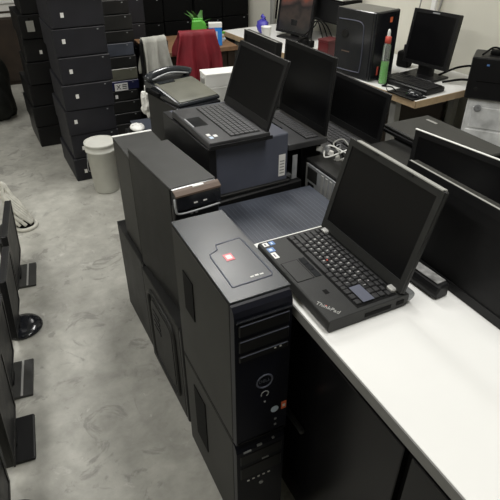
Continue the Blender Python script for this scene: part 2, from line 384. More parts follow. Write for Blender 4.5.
# grey case lying behind the white table, with fine ribs
t = thing('desktop_case', 'blue-grey ribbed computer case lying flat behind the white table end', 'computer', (.548, 1.045, .57), 0)
part('case', 'bluegrey2', t, 0, .382, 0, .345, 0, .19, bev=.003)
for k in range(22):
    part('rib', 'stripe', t, .022 + k * .0155, .0255 + k * .0155, .02, .325, .19, .1908)
t = thing('desktop_case', 'black slim computer case lying under the blue-grey box and laptop', 'computer', (.555, 1.400, .57), 4)
part('case', 'black', t, 0, .365, 0, .40, 0, .198, bev=.004)
cabinet(.555, .90, 1.05, 1.375, .57, 'black cabinet carrying the ribbed blue-grey case')
cabinet(.56, .93, 1.42, 1.80, .57, 'black cabinet carrying the slim black case')
t = thing('desktop_case', 'blue-grey metal computer case with barcode label under the rear laptop', 'computer', (.573, 1.428, .770), 2)
part('case', 'bluegrey', t, .0, .290, .0, .40, 0, .178, bev=.003)
part('front_strip', 'black', t, -.010, .018, -.004, .40, .0, .1785, bev=.002)
lb = part('barcode_label', 'label', t, .254, .280, -.0012, .001, .025, .105)
for k in range(5): part('barcode_line', 'cablegrey', lb, .258, .276, -.0018, -.001, .035 + k * .011, .039 + k * .011)
part('latch', 'steel', t, -.004, .004, -.008, 0, .060, .072)
part('bottom_flange', 'case', t, -.01, .295, -.012, .40, -.001, .010, bev=.002)
# stray bracket right of the box
t = thing('bracket', 'small grey metal bracket lying beside the blue-grey case', 'bracket', (.885, 1.44, .77), 5)
part('plate', 'steel', t, 0, .02, 0, .002, 0, .09); part('flange', 'steel', t, 0, .02, 0, .05, 0, .002)
# tower lying with its rear slots visible
t = thing('desktop_case', 'black computer lying on its side showing silver rear expansion slots', 'computer', (.95, 1.005, .642), 0)
part('case', 'case', t, .002, .42, .028, .455, 0, .19, bev=.003)
rp = part('rear_panel', 'steel', t, -.002, .004, .20, .44, .015, .178, bev=.001)
for k in range(5): part('slot_cover', 'silver', rp, -.005, 0, .225 + k * .026, .239 + k * .026, .045, .170, bev=.001)
part('slot_lip', 'white', rp, -.014, 0, .220, .355, .024, .036, bev=.001)
part('power_socket', 'deep', rp, -.005, 0, .385, .425, .060, .110, bev=.002)
part('panel_frame', 'silver', rp, -.004, 0, .430, .440, .015, .178)
part('fan_grille', 'case2', rp, -.004, 0, .370, .432, .118, .168, bev=.002)
cabinet(.955, 1.36, 1.05, 1.45, .642, 'black cabinet carrying the computer with silver rear slots')
# tangle of connectors on it
t = thing('connector_bundle', 'tangle of white and grey cable plugs on the slotted computer', 'cables', (1.0, 1.44, .832), 0)
rnd = random.Random(3)
for k in range(9):
    b = bmesh.new(); x, y = rnd.uniform(.0, .1), rnd.uniform(-.10, .035)
    bx(b, -.010, .010, -.006, .006, 0, .018, bev=.002, mx=T_(x, y, rnd.uniform(.002, .03)) @ Matrix.Rotation(rnd.uniform(0, 3), 4, 'Z') @ Matrix.Rotation(rnd.uniform(-.5, .5), 4, 'X'))
    obj('plug', b, ('paper', 'cablegrey', 'deep', 'steel')[k % 4], t)
for k in range(5):
    b = bmesh.new(); P = [(rnd.uniform(0, .11), rnd.uniform(-.11, .03), rnd.uniform(.006, .045)) for _ in range(4)]
    tube(b, spline(P, 6), .003, 6); obj('cable', b, ('cablegrey', 'deep', 'white')[k % 3], t, True)
# ------------------------------------------------------------------ laptops
def lap_base(t, W, D, th, m):
    b = bmesh.new(); prism(b, [(.004, .0), (0, .008), (.002, th - .003), (.006, th), (D, th), (D + .002, th - .006), (D, .004), (D - .02, 0)], 'y', -W / 2, W / 2, bev=.0015)
    return obj('base', b, m, t)
def lidmx(D, th, a): return T_(D - .012, 0, th + .003) @ Matrix.Rotation(R(a), 4, 'Y')
def lap_lid(t, W, D, th, a, L, thick, m, bez, scr=('screen'), rim=None):
    mx = lidmx(D, th, a)
    b = bmesh.new(); bx(b, .003, thick, -W / 2, W / 2, 0, L, bev=.003, mx=mx); lid = obj('lid', b, m, t)
    b = bmesh.new(); bz = .017
    for y0, y1, z0, z1 in ((-W / 2 + .002, W / 2 - .002, .002, .028), (-W / 2 + .002, W / 2 - .002, L - bz, L - .002), (-W / 2 + .002, -W / 2 + bz, .028, L - bz), (W / 2 - bz, W / 2 - .002, .028, L - bz)):
        bx(b, 0, .004, y0, y1, z0, z1, mx=mx)
    obj('screen_bezel', b, bez, lid)
    b = bmesh.new(); bx(b, .0018, .004, -W / 2 + bz, W / 2 - bz, .028, L - bz, mx=mx); obj('screen', b, scr, lid)
    if rim:
        b = bmesh.new(); bx(b, -.0005, .006, -W / 2, W / 2, L - .001, L + .0025, bev=.001, mx=mx); obj('lid_rim', b, rim, lid)
    return lid
def laptop_main():
    W, D, th = .330, .213, .033
    t = thing('laptop', 'open black business laptop with silver lettering on the white table', 'laptop', (.508, .817, .8404), -.4)
    ba = lap_base(t, W, D, th, 'lap')
    # keyboard: rows seen by the user at -x, columns run along -y
    kb = part('keyboard', 'deep', t,   .080, .186, -.155, .155, th - .004, th + .0006)
    kp = .0192
    rows = [(.0975, ['', '', '', '       ', '', '', '', '', ''], 0), ]
    km = bmesh.new(); bx(km, -.0066, .0066, -.0082, .0082, 0, .0042, bev=.0014); kme = bpy.data.meshes.new('key'); km.to_mesh(kme); km.free(); kme.materials.append(M['key'])
    leg = bmesh.new()
    letters = ['ZXCVBNM,./', 'ASDFGHJKL;', 'QWERTYUIOP[]', '1234567890-=']
    def key(x, y, sy=1.0, ch=None, sx=1.0):
        k = bpy.data.objects.new('key', kme); COL.objects.link(k); k.parent = kb; k.location = (x, y, th); k.scale = (sx, sy, 1)
        if ch: text(leg, ch, .0072, T_(x + .001, y + .002, th + .0043) @ UPX, .0001)
    for r, (x, n, off) in enumerate(((.1075, 10, .032), (.1234, 10, .022), (.1393, 12, .017), (.1552, 12, .008))):
        for c in range(n):
            key(x, .145 - off - .009 - c * kp * 1.0 - .008, 1.0, letters[r][c])
        y0 = .155; ys = .145 - off - .017
        wl = (y0 - (ys + .0096))
        if wl > .012: key(x, y0 - wl / 2, wl / .0185)
        ye = ys - (n - 1) * kp - .0098
        wr_ = ye - (-.088)
        nr = max(1, round(wr_ / kp))
        for j in range(nr): key(x, ye - wr_ * (j + .5) / nr, wr_ / nr / .0185)
    # bottom row: modifiers and the wide space bar
    yy = .155
    for wd in (.019, .019, .019, .019, .098, .019, .019, .019, .012): key(.0912, yy - wd / 2, (wd - .001) / .0168); yy -= wd + .0005
    for r in range(5):                                           # right-hand block of wide keys
        for c in range(3):
            key((.0912, .1075, .1234, .1393, .1552)[r], -.1005 - c * .0192)
    for c in range(16): key(.1695, .1465 - c * .0193, .95, None, .72)
    for c in range(14): key(.1806, .1465 - c * .0193, .95, None, .55)
    obj('key_legend', leg, 'label', kb)
    part('blue_key_print', 'bluegrey', kb, .101, .130, -.148, -.092, th + .0043, th + .0046)
    part('trackpoint', 'redcap', kb, .1145, .1185, .018, .022, th + .003, th + .007, bev=.001)
    # touchpad and buttons
    tp = part('touchpad', 'deep', t, .010, .056, -.022, .060, th - .001, th + .0004)
    part('touchpad_surface', 'lap', tp, .012, .054, -.020, .058, th, th + .0008)
    for y0, y1 in ((.060, .032), (.030, .008), (.006, -.022)): part('touchpad_button', 'gloss', t, .059, .075, y1, y0, th, th + .0015, bev=.0006)
    part('fingerprint_reader', 'deep', t, .045, .056, -.085, -.070, th, th + .0004)
    # stickers at the far palm rest
    for x, y, sx, sy, m in ((.010, .150, .014, .016, 'label'), (.028, .150, .014, .016, 'bluest'), (.010, .124, .018, .018, 'bluest'), (.010, .098, .013, .026, 'label')):
        s = part('palm_sticker', m, t, x, x + sx, y - sy / 2, y + sy / 2, th, th + .0005)
        part('sticker_print', 'ltblue' if m == 'bluest' else 'bluegrey', s, x + .004, x + sx - .006, y - sy / 4, y + sy / 4, th + .0005, th + .0007)
    # slanted silver lettering near the front corner
    b = bmesh.new(); text(b, 'ThinkPad', .0155, T_(.024, -.126, th + .0004) @ UPX @ Matrix.Rotation(R(28), 4, 'Z'), .0004); obj('lettering', b, 'silver', t)
    b = bmesh.new(); bx(b, -.0012, .0012, -.0012, .0012, 0, .001, mx=T_(.0245, -.119, th)); obj('lettering_dot', b, 'redcap', t)
    # lid, hinges, latches
    lid = lap_lid(t, W - .004, D - .012, th, 15.5, .248, .014, 'lap', 'lap', 'screen')
    mx = lidmx(D - .012, th, 15.5)
    b = bmesh.new(); bx(b, -.001, .014, -W / 2 + .010, W / 2 - .030, .246, .250, bev=.001, mx=mx); obj('lid_edge', b, 'cablegrey', lid)
    for s in (-1, 1):
        b = bmesh.new(); bx(b, -.010, .010, s * .136 - .011, s * .136 + .011, -.006, .006, bev=.003, mx=T_(D - .024, 0, th + .003)); obj('hinge', b, 'silver', t)
        b = bmesh.new(); bx(b, -.002, .003, s * .06 - .009, s * .06 + .009, .241, .246, mx=mx); obj('latch', b, 'black', lid)
    b = bmesh.new(); tube(b, [(D + .006, -W / 2 + .002, th - .010), (D + .006, W / 2 - .002, th - .010)], .013, 12); obj('battery_end', b, 'steel', t, True)
    # ports on the near side
    for x0, x1, z0, z1 in ((.095, .165, .010, .020), (.180, .200, .012, .022)): part('side_port', 'deep', t, x0, x1, -W / 2 - .001, -W / 2 + .002, z0, z1)
    for sx in (.02, D - .03):
        for sy in (-.15, .15): part('foot', 'deep', t, sx - .008, sx + .008, sy - .01, sy + .01, -.0004, .003)
laptop_main()
def laptop_plain(loc, rz, W, D, th, a, L, label, body='lap2', keys='key2', rim=None, lid='black', kb=True, scr='screen'):
    t = thing('laptop', label, 'laptop', loc, rz, 'open laptops set out for testing')
    lap_base(t, W, D, th, body)
    if kb:
        k0 = part('keyboard', 'deep', t, .085, D - .025, -W / 2 + .02, W / 2 - .02, th - .004, th + .0006)
        n = 6; dx = (D - .025 - .088) / n
        for r in range(n):
            b = bmesh.new(); m = 15; dy = (W - .046) / m
            for c in range(m):
                y = -W / 2 + .024 + c * dy; bx(b, .088 + r * dx, .088 + (r + .80) * dx, y, y + dy * .86, th, th + .003)
            obj('key_row', b, keys, k0)
        tp = part('touchpad', 'gloss', t, .012, .062, -.02, .065, th - .001, th + .0005)
        part('touchpad_button', 'steel', tp, .008, .013, -.02, .065, th, th + .001)
    lap_lid(t, W, D, th, a, L, .010, lid, 'black', scr, rim)
    return t
t = laptop_plain((.560, 1.580, .9495), .3, .340, .215, .026, 19, .224, 'open brushed-grey laptop with dark screen on the blue-grey computer case')
for x, y, m in ((.020, -.130, 'ltblue'), (.038, -.120, 'label'), (.020, -.105, 'label')): part('palm_sticker', m, t, x, x + .012, y - .009, y + .009, .026, .0266)
part('drive_base_edge', 'black', t, .0, .22, -.1805, -.179, .006, .018)
laptop_plain((.870, 1.618, .875), 0, .335, .162, .022, 4, .270, 'large black-screened laptop standing right behind the rear grey laptop', kb=True)
laptop_plain((1.068, 1.648, .776), 0, .36, .225, .024, 8, .205, 'black laptop with blank lid in front of the white desk edge', body='lap2')
laptop_plain((.937, .858, .8404), 9, .42, .19, .022, 3, .175, 'black laptop with white-edged lid between the two dark screens', body='lap', rim='white', lid='deep')
# supports under those
cabinet(.955, 1.045, 1.50, 1.78, .875, 'black cabinet under the large-screened laptop')
cabinet(1.065, 1.30, 1.505, 1.80, .776, 'black cabinet under the blank-lidded laptop')
cabinet(1.385, 1.60, 1.09, 1.50, .840, 'black cabinet under the closed laptop')
cabinet(1.03, 1.20, 1.92, 2.24, .850, 'black cabinet under the narrow dark monitor')
cabinet(1.42, 1.62, 1.99, 2.25, .800, 'black cabinet in the gap before the white desk')
t = thing('closed_laptop', 'closed dark grey laptop lying flat below the scuffed grey case', 'laptop', (1.345, 1.32, .840), 0)
part('base', 'black', t, 0, .225, -.205, .205, 0, .018, bev=.004); ld = part('lid', 'top2', t, .002, .225, -.204, .204, .019, .032, bev=.004)
part('lid_badge', 'silver', ld, .178, .190, .110, .165, .032, .0326)
part('hinge', 'deep', t, .02, .21, -.207, -.204, .008, .018)
# ------------------------------------------------------------------ white table
t = thing('work_table', 'long white-topped work table under the open black laptop', 'table', (0, 0, 0), 0)
part('table_top', 'table', t, .494, 1.30, -.75, 1.026, .8155, .840, bev=.001)
part('edge_band', 'edge', t, .4905, .494, -.75, 1.026, .813, .8392)  # aisle side, shade painted into the band colour
part('edge_band', 'white', t, .494, 1.30, 1.026, 1.0295, .813, .8392)
for x in (.56, 1.24):
    for y in (-.68, .965): part('leg', 'case', t, x - .022, x + .022, y - .022, y + .022, 0, .8155)
part('apron', 'deep', t, .56, .58, -.66, .94, .755, .8155); part('apron', 'deep', t, 1.20, 1.22, -.66, .94, .755, .8155)
# black cabinet row added to fill the dark below it
t = thing('dark_fill_cabinet', 'added glossy black cabinet row filling the dark under the white table', 'cabinet', (.53, -.60, 0), 0)
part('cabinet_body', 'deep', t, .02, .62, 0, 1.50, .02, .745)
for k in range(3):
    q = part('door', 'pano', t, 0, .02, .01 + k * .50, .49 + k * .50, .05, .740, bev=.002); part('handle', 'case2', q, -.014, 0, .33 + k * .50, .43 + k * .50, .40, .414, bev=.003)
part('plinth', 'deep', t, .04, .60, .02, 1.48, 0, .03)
# big monitor on the table
def monitor(name, loc, rz, W, Hh, lean, label, z0=0.0, base=None, scr='screen2', bez=.016, edge='cablegrey', th=.03, frame='black', badge=None):
    t = thing(name, label, 'monitor', loc, rz, 'flat monitors')
    mx = T_(0, 0, z0) @ Matrix.Rotation(R(lean), 4, 'Y')
    b = bmesh.new(); bx(b, .004, th, -W / 2, W / 2, 0, Hh, bev=.004, mx=mx); p = obj('panel', b, frame, t)
    b = bmesh.new()
    for y0, y1, a0, a1 in ((-W / 2, W / 2, 0, bez), (-W / 2, W / 2, Hh - bez, Hh), (-W / 2, -W / 2 + bez, bez, Hh - bez), (W / 2 - bez, W / 2, bez, Hh - bez)): bx(b, 0, .006, y0, y1, a0, a1, mx=mx)
    obj('bezel', b, frame, p)
    b = bmesh.new(); bx(b, .003, .006, -W / 2 + bez, W / 2 - bez, bez, Hh - bez, mx=mx); obj('screen', b, scr, p)
    if edge:
        b = bmesh.new(); bx(b, .001, .007, -W / 2 + .003, W / 2 - .003, Hh - .0005, Hh + .001, mx=mx); obj('top_edge', b, edge, p)
    if badge:
        b = bmesh.new(); bx(b, -.0012, .0, -.022, .022, Hh - bez * .72, Hh - bez * .35, mx=mx); obj('badge', b, badge, p)
    b = bmesh.new(); bx(b, th - .002, th + .03, -W * .25, W * .25, Hh * .25, Hh * .75, bev=.01, mx=mx); obj('rear_housing', b, frame, p)
    return t
t = monitor('monitor', (1.06, 2.08, .850), 0, .30, .27, 5, 'narrow dark monitor half hidden behind the rear grey laptop')
t = monitor('monitor', (.842, .615, .8412), 0, .52, .235, 6, 'large dark monitor without stand leaning on the white table', bez=.022)
part('support_foot', 'black', t, .03, .12, -.08, .08, 0, .012, bev=.003)
t = thing('power_adapter', 'black bar with silver foil top lying behind the open laptop', 'adapter', (.805, .705, .840), 3)
b = bmesh.new(); prism(b, [(-.020, 0), (-.022, .018), (-.012, .034), (.018, .036), (.020, 0)], 'y', -.070, .10, bev=.004); obj('body', b, 'black', t)
part('foil_top', 'strip', t, -.010, .017, -.058, .095, .035, .0375, bev=.001)
# ------------------------------------------------------------------ white desk by the wall
DX, DY, DR = 1.846, 1.885, 5
dm = T_(DX, DY, 0) @ Matrix.Rotation(R(DR), 4, 'Z')
def D(x, y, z=0.78): return tuple(dm @ Vector((x, y, z)))
t = thing('wall_desk', 'white desk with pale wooden edge against the wall', 'desk', (DX, DY, 0), DR)
part('desk_top', 'table', t, .004, .60, .004, 1.95, .745, .780, bev=.001)
part('edge_band', 'wood', t, 0, .004, 0, 1.95, .745, .7792); part('edge_band', 'wood', t, 0, .60, 0, .004, .745, .7792)
for y in (.20, .95, 1.85):
    for x in (.08, .55): part('leg', 'cablegrey', t, x - .02, x + .02, y - .02, y + .02, 0, .745)
part('modesty_board', 'dbrown', t, .50, .52, .23, 1.82, .15, .745)
# tower on it
t = thing('computer_tower', 'glossy black computer tower with curved side groove on the white desk', 'computer', D(.022, .360), 13)
part('case', 'gloss', t, 0, .19, .02, .27, .004, .345, bev=.004)
fb = part('front_bezel', 'gloss', t, -.002, .192, 0, .024, .004, .348, bev=.008, seg=2)
b = bmesh.new(); tube(b, spline([(-.001, .25, .290), (-.001, .12, .292), (-.001, .085, .28), (-.001, .075, .25), (-.001, .072, .15), (-.001, .076, .05), (-.001, .10, .035), (-.001, .25, .033)], 6), .003, 6); obj('side_groove', b, 'bluegrey', t, True)
b = bmesh.new(); lathe(b, [(0, 0), (.022, 0), (.022, .002), (.016, .003), (0, .002)], seg=18, mx=T_(-.001, .20, .22) @ Matrix.Rotation(R(-90), 4, 'Y')); obj('side_boss', b, 'case', t)
b = bmesh.new(); text(b, 'Y', .07, T_(.115, -.001, .19) @ FRONT, .001); obj('front_emblem', b, 'steel', fb)
part('red_sticker', 'orange', fb, .11, .13, -.001, .002, .29, .315); part('red_sticker', 'redcap', fb, .05, .062, -.001, .002, .03, .075)
part('side_print', 'brownst', t, -.001, .002, .16, .215, .128, .133)
for sx in (.03, .16):
    for sy in (.05, .28): part('foot', 'deep', t, sx - .015, sx + .015, sy - .015, sy + .015, 0, .005)
# bottle
t = thing('spray_bottle', 'slim clear bottle with green liquid and red cap on the white desk', 'bottle', D(.075, .315), 0)
b = bmesh.new(); lathe(b, [(0, 0.001), (.022, .001), (.0225, .01), (.0205, .09), (.020, .19), (.014, .205), (.012, .212)], seg=20); obj('bottle_wall', b, 'clear', t, True)
b = bmesh.new(); lathe(b, [(0, .003), (.0212, .003), (.0215, .012), (.0198, .088), (.0194, .115), (0, .115)], seg=20); obj('green_liquid', b, 'liquid', t, True)
b = bmesh.new(); lathe(b, [(.0145, .205), (.016, .206), (.016, .236), (.010, .240), (0, .240)], seg=18); obj('red_cap', b, 'redcap', t, True)
b = bmesh.new(); lathe(b, [(.009, .238), (.008, .262), (.005, .272), (0, .274)], seg=14); obj('nozzle', b, 'white', t, True)
# LCD on stand, keyboard-like slab, mouse
t = monitor('monitor', D(.335, .285, .780), 10, .285, .275, 8, 'black square monitor on a stand on the white desk', z0=.062, scr='screen', bez=.017, th=.035, edge=None, badge='steel')
part('stand_neck', 'black', t, .015, .055, -.045, .045, .006, .12, bev=.006); part('stand_base', 'black', t, -.05, .10, -.11, .11, 0, .012, bev=.004)
t = thing('keyboard', 'thick black keyboard lying in front of the square monitor', 'keyboard', D(.165, .195), 8)
part('body', 'black', t, -.072, .072, -.16, .16, .0, .026, bev=.005)
b = bmesh.new()
for r in range(5):
    for c in range(13): bx(b, -.058 + r * .024, -.038 + r * .024, -.150 + c * .0232, -.130 + c * .0232, .025, .031)
obj('keys', b, 'key', t)
t = thing('mouse_pad', 'thin black mouse pad at the corner of the white desk', 'mouse pad', D(.055, .10), 5); part('pad', 'deep', t, -.062, .035, -.085, .095, 0, .004, bev=.001); part('pad_edge', 'black', t, -.060, .033, -.083, .093, .004, .0045)
t = thing('computer_mouse', 'black computer mouse on the thin pad', 'mouse', D(.048, .06, .7847), 25)
b = bmesh.new(); bmesh.ops.create_uvsphere(b, u_segments=16, v_segments=10, radius=1)
for v in b.verts: v.co = Vector((v.co.x * .028, v.co.y * .045, max(0, v.co.z) * .028))
obj('shell', b, 'gloss', t, True)
part('wheel', 'steel', t, -.003, .003, .018, .030, .022, .028)
b = bmesh.new(); tube(b, spline([(0, .044, .006), (.01, .09, .003), (-.02, .13, .003), (.02, .17, .02)], 6), .0018, 6); obj('cable', b, 'deep', t, True)
# cables on the desk
def cable(pts, r, m, label, name='cable', cat='cable', grp=None):
    b = bmesh.new(); tube(b, spline(pts, 8), r, 7); return tag(obj(name, b, m, smooth=True), label, cat, grp)
cable([D(.40, .22, .80), D(.43, .12, .86), D(.47, .04, .87), D(.50, -.01, .80), D(.46, -.03, .70), D(.44, -.04, .45)], .006, 'deep', 'thick black cable looping beside the square monitor off the desk end')
cable([D(.34, .14, .79), D(.42, .06, .81), D(.44, -.01, .79), D(.42, -.04, .60)], .006, 'deep', 'black cable dropping over the desk end by the keyboard')
cable([D(.03, .17, .785), D(.06, .23, .785), D(.03, .27, .785), D(.08, .29, .785), D(.10, .44, .785)], .003, 'deep', 'thin black cable curled beside the mouse pad')
cable([D(.585, .44, .785), D(.575, .46, 1.0), D(.58, .44, 1.2), D(.57, .50, 1.5)], .006, 'cablegrey', 'pale grey cable running up the wall behind the bottle')
cable([D(.585, .52, .785), D(.55, .47, .90), D(.56, .58, 1.05), D(.585, .52, 1.4)], .004, 'cablegrey', 'thin pale cable hanging loosely on the wall')
t = thing('desk_adapter', 'small black power adapter standing by the wall behind the bottle', 'adapter', D(.42, .50), 20)
part('body', 'deep', t, -.03, .03, -.04, .04, 0, .09, bev=.012, seg=2); part('plug', 'black', t, -.012, .012, -.012, .012, .088, .125, bev=.003)
b = bmesh.new(); bx(b, -.02, .0, -.018, .018, .0, 2.0, bev=.004); o = tag(obj('wall_conduit', b, 'white'), 'white cable conduit running up the wall beside the square monitor', 'conduit'); o.location = D(.60, .50, .79); o.rotation_euler = (0, 0, R(DR))
# computers at the desk end
CX, CY, CR = 2.10, 1.80, -52
t = thing('scuffed_case', 'scuffed pale grey computer case standing at the desk end', 'computer', (CX, CY, 0), CR)
part('case', 'oldwhite', t, 0, .38, 0, .155, .004, .790, bev=.003)
for k in range(4): part('front_plate', 'oldwhite', t, .03 if k % 2 else .02, .36, -.004, .002, .30 + k * .115, .405 + k * .115, bev=.002)
b = bmesh.new(); lathe(b, [(0, 0), (.018, 0), (.018, .003), (.010, .005), (0, .004)], seg=18, mx=T_(.055, -.004, .745) @ FRONT); obj('round_lock', b, 'steel', t)
b = bmesh.new(); tube(b, spline([(.25, -.008, .77), (.255, -.012, .65), (.245, -.01, .52), (.25, -.012, .35)], 6), .006, 6); obj('hanging_strap', b, 'deep', t, True)
t = thing('computer_box', 'black computer lying on the scuffed pale grey case', 'computer', (CX, CY, .790), CR)
part('case', 'black', t, -.02, .38, -.02, .155, .002, .195, bev=.005); part('groove', 'deep', t, .02, .36, -.022, -.018, .085, .09); part('blue_badge', 'bluest', t, .05, .062, -.0215, -.018, .160, .168)
b = bmesh.new(); lathe(b, [(0, 0), (.009, 0), (.009, .003), (0, .003)], seg=14, mx=T_(.025, -.019, .05) @ FRONT); obj('front_button', b, 'case2', t)
t = thing('paper_pile', 'small white papers and plugs on top of the black computer at right', 'papers', (CX, CY, .985), CR)
part('sheet', 'paper', t, .12, .30, .0, .14, 0, .008); part('box', 'white', t, .17, .27, .02, .11, .008, .030, bev=.003); part('plug', 'deep', t, .05, .10, .05, .10, 0, .02, bev=.004)
b = bmesh.new(); tube(b, spline([(.02, .02, .006), (.06, .10, .025), (.12, .03, .03), (.20, .08, .036)], 6), .005, 6); obj('cable', b, 'deep', t, True)
b = bmesh.new(); bx(b, -.012, .012, -.10, .10, 0, .42); o = tag(obj('brown_board', b, 'wood2'), 'brown wooden board leaning under the desk end', 'board'); o.location = D(.32, .10, .0); o.rotation_euler = (0, R(6), R(5))
# far end of the desk: screen with a picture, boxes and clutter
t = monitor('monitor', D(.30, 1.47, .780), 16, .33, .40, 9, 'tall monitor with a painted dim red and brown picture at the desk far end', z0=.025, scr='reflection', bez=.018, edge=None)
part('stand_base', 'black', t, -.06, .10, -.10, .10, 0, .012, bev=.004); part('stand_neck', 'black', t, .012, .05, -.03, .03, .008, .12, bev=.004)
t = thing('red_box', 'small dark red box between cables at the desk far end', 'box', D(.17, .90), 10); part('box_body', 'dred', t, -.05, .05, -.045, .045, 0, .10, bev=.003); part('lid', 'dred', t, -.052, .052, -.047, .047, .098, .112, bev=.003)
t = thing('power_strip', 'white power strip with black plugs beside the red box', 'power strip', D(.14, 1.10), 12)
part('body', 'white', t, -.03, .03, -.09, .09, 0, .035, bev=.005)
for k in range(3): part('plug', 'deep', t, -.018, .018, -.07 + k * .05, -.04 + k * .05, .034, .075, bev=.005)
for k in range(3):
    cable([D(.14, 1.04 + k * .05, .860), D(.16 + .03 * k, 1.06 + .03 * k, .98 - .03 * k), D(.22, 1.0 + .04 * k, .95), D(.30, .98 + .06 * k, .80)], .004, 'deep', 'black cable arching up from the white power strip, %s one' % ('nearest', 'middle', 'farthest')[k])
t = thing('paper_cup', 'white paper cup at the far desk below the picture monitor', 'cup', D(.10, 1.50), 0)
b = bmesh.new(); lathe(b, [(0, 0), (.026, 0), (.036, .09), (.037, .092), (.034, .09), (.025, .006), (0, .006)], seg=20); obj('cup_body', b, 'white', t, True)
t = thing('blue_bag', 'violet-blue plastic bag beside the picture monitor', 'bag', D(.20, 1.70), 0)
b = bmesh.new(); bmesh.ops.create_icosphere(b, subdivisions=3, radius=1); rnd = random.Random(5)
for v in b.verts:
    k = 1 + .16 * math.sin(7 * v.co.x + 3 * v.co.y) * math.cos(6 * v.co.z); v.co = Vector((v.co.x * .04 * k, v.co.y * .055 * k, .05 + v.co.z * .05 * k))
obj('bag_body', b, 'violet', t, True)
b = bmesh.new(); tube(b, spline([(0, 0, .095), (.01, -.01, .108), (0, .012, .12)], 4), [.016] * 4 + [.009] * 4 + [.016], 8); obj('bag_neck', b, 'violet', t, True)
t = thing('wall_shelf', 'dark shelf box on the wall above the red box', 'shelf', D(.44, 1.36, .90), DR)
part('shelf_body', 'deep', t, 0, .155, -.26, .26, 0, .15, bev=.003); part('shelf_door', 'black', t, -.006, .0, -.25, .25, .01, .14)
t = thing('carton', 'small white carton on the dark wall shelf', 'box', D(.44, 1.20, 1.0505), DR); part('carton_body', 'paper', t, 0, .12, -.08, .08, 0, .10, bev=.002); part('flap', 'white', t, .005, .115, -.075, .075, .10, .103)
for k in range(2):
    b = bmesh.new(); bx(b, -.03, .0, -.02, .02, 0, 1.7, bev=.004); o = tag(obj('wall_post', b, 'white' if k else 'cablegrey'), 'pale upright post on the wall beyond the picture monitor, %s' % ('nearer', 'farther')[k], 'post'); o.location = D(.60, 2.15 + .45 * k, .0); o.rotation_euler = (0, 0, R(DR))
cable([D(.55, 2.05, .8), D(.5, 1.95, 1.0), D(.56, 2.0, 1.3), D(.57, 2.05, 1.6)], .008, 'deep', 'black cable bent along the wall beyond the picture monitor')
# white adapter on the small stack in the gap
t = thing('white_device', 'pale grey upright device in the gap before the white desk', 'device', (1.47, 2.10, .80), -20); part('body', 'oldwhite', t, -.02, .02, -.045, .045, 0, .135, bev=.006); part('front_window', 'white', t, -.022, -.018, -.018, .018, .03, .06)
# ------------------------------------------------------------------ phone, white boxes, desk with red garment
t = thing('computer_tower', 'black computer tower standing under the desk phone', 'computer', (.632, 1.905, .47), 8)
part('case', 'black', t, 0, .20, .015, .27, .003, .452, bev=.003); part('front_bezel', 'gloss', t, 0, .20, 0, .016, .003, .452, bev=.003)
for sx in (.03, .17): part('foot', 'deep', t, sx - .01, sx + .01, .06, .08, 0, .004)
cabinet(.625, .85, 1.90, 2.18, .47, 'black cabinet under the phone tower', 8)
t = thing('desk_phone', 'olive grey desk phone with black handset on a black tower', 'phone', (.727, 2.075, .9225), 12)
t.scale = (.95, .93, .85)
b = bmesh.new(); prism(b, [(-.155, 0), (-.155, .014), (-.13, .022), (.03, .050), (.14, .058), (.145, 0)], 'x', -.120, .085, bev=.004); bd = obj('body', b, 'phone', t)
b = bmesh.new(); prism(b, [(-.145, .0185), (-.145, .0205), (-.13, .0245), (.03, .0525), (.06, .0555), (.06, .050), (.03, .048)], 'x', -.113, .079); fp = obj('face_plate', b, 'olive', bd)
part('display_panel', 'phone', bd, -.10, -.02, .040, .070, .048, .0575)
b = bmesh.new(); P = spline([(-.125, .095, .066), (-.10, .098, .082), (-.04, .10, .092), (.02, .10, .090), (.065, .098, .078), (.085, .095, .066)], 8)
tube(b, P, [.019 + .007 * abs(2 * k / (len(P) - 1) - 1) ** 3 for k in range(len(P))], 14); hs = obj('handset', b, 'phone', t, True)
b = bmesh.new(); tube(b, spline([(-.112, .076, .070), (-.02, .081, .086), (.072, .077, .070)], 6), .005, 6); obj('handset_edge', b, 'steel', hs, True)
b = bmesh.new(); tube(b, [(-.135 + .010 * math.cos(k * .9), .09 - k * .0012, .022 + .010 * math.sin(k * .9)) for k in range(90)], .003, 5); obj('coiled_cord', b, 'deep', t, True)
t = thing('crumpled_bag', 'crumpled white plastic bag hanging beside the phone tower', 'bag', (.612, 2.235, .83), 0)
b = bmesh.new(); bmesh.ops.create_icosphere(b, subdivisions=3, radius=1); rnd = random.Random(9)
for v in b.verts:
    k = 1 + rnd.uniform(-.25, .25); v.co = Vector((v.co.x * .030 * k, v.co.y * .045 * k, .02 + v.co.z * .06 * k))
obj('bag_body', b, 'white', t); part('bag_knot', 'white', t, -.01, .01, -.01, .01, .07, .10, bev=.004)
for j in range(6):
    t = thing('white_box', 'flat white box stacked behind the rear grey laptop, %s from the bottom' % ('first', 'second', 'third', 'fourth', 'fifth', 'topmost')[j], 'box', (1.03 + .004 * (j % 2), 2.60, .405 + j * .0715), -6, 'stacked white boxes')
    part('box_body', 'white', t, 0, .20, 0, .11, 0, .066, bev=.002); part('clip', 'cablegrey', t, -.012, .002, .02, .06, .018, .048, bev=.002); part('lid', 'white', t, -.002, .202, -.002, .112, .060, .070, bev=.001)
cabinet(1.02, 1.25, 2.58, 2.72, .405, 'black cabinet under the white box stack', -6)
t = thing('small_white_box', 'small white box left of the white box stack', 'box', (.930, 2.685, .72), 0); part('box_body', 'white', t, 0, .065, 0, .10, 0, .08, bev=.002); part('flap', 'paper', t, .005, .060, .005, .095, .08, .082)
cabinet(.925, 1.0, 2.68, 2.80, .72, 'narrow black cabinet left of the white box stack', 0)
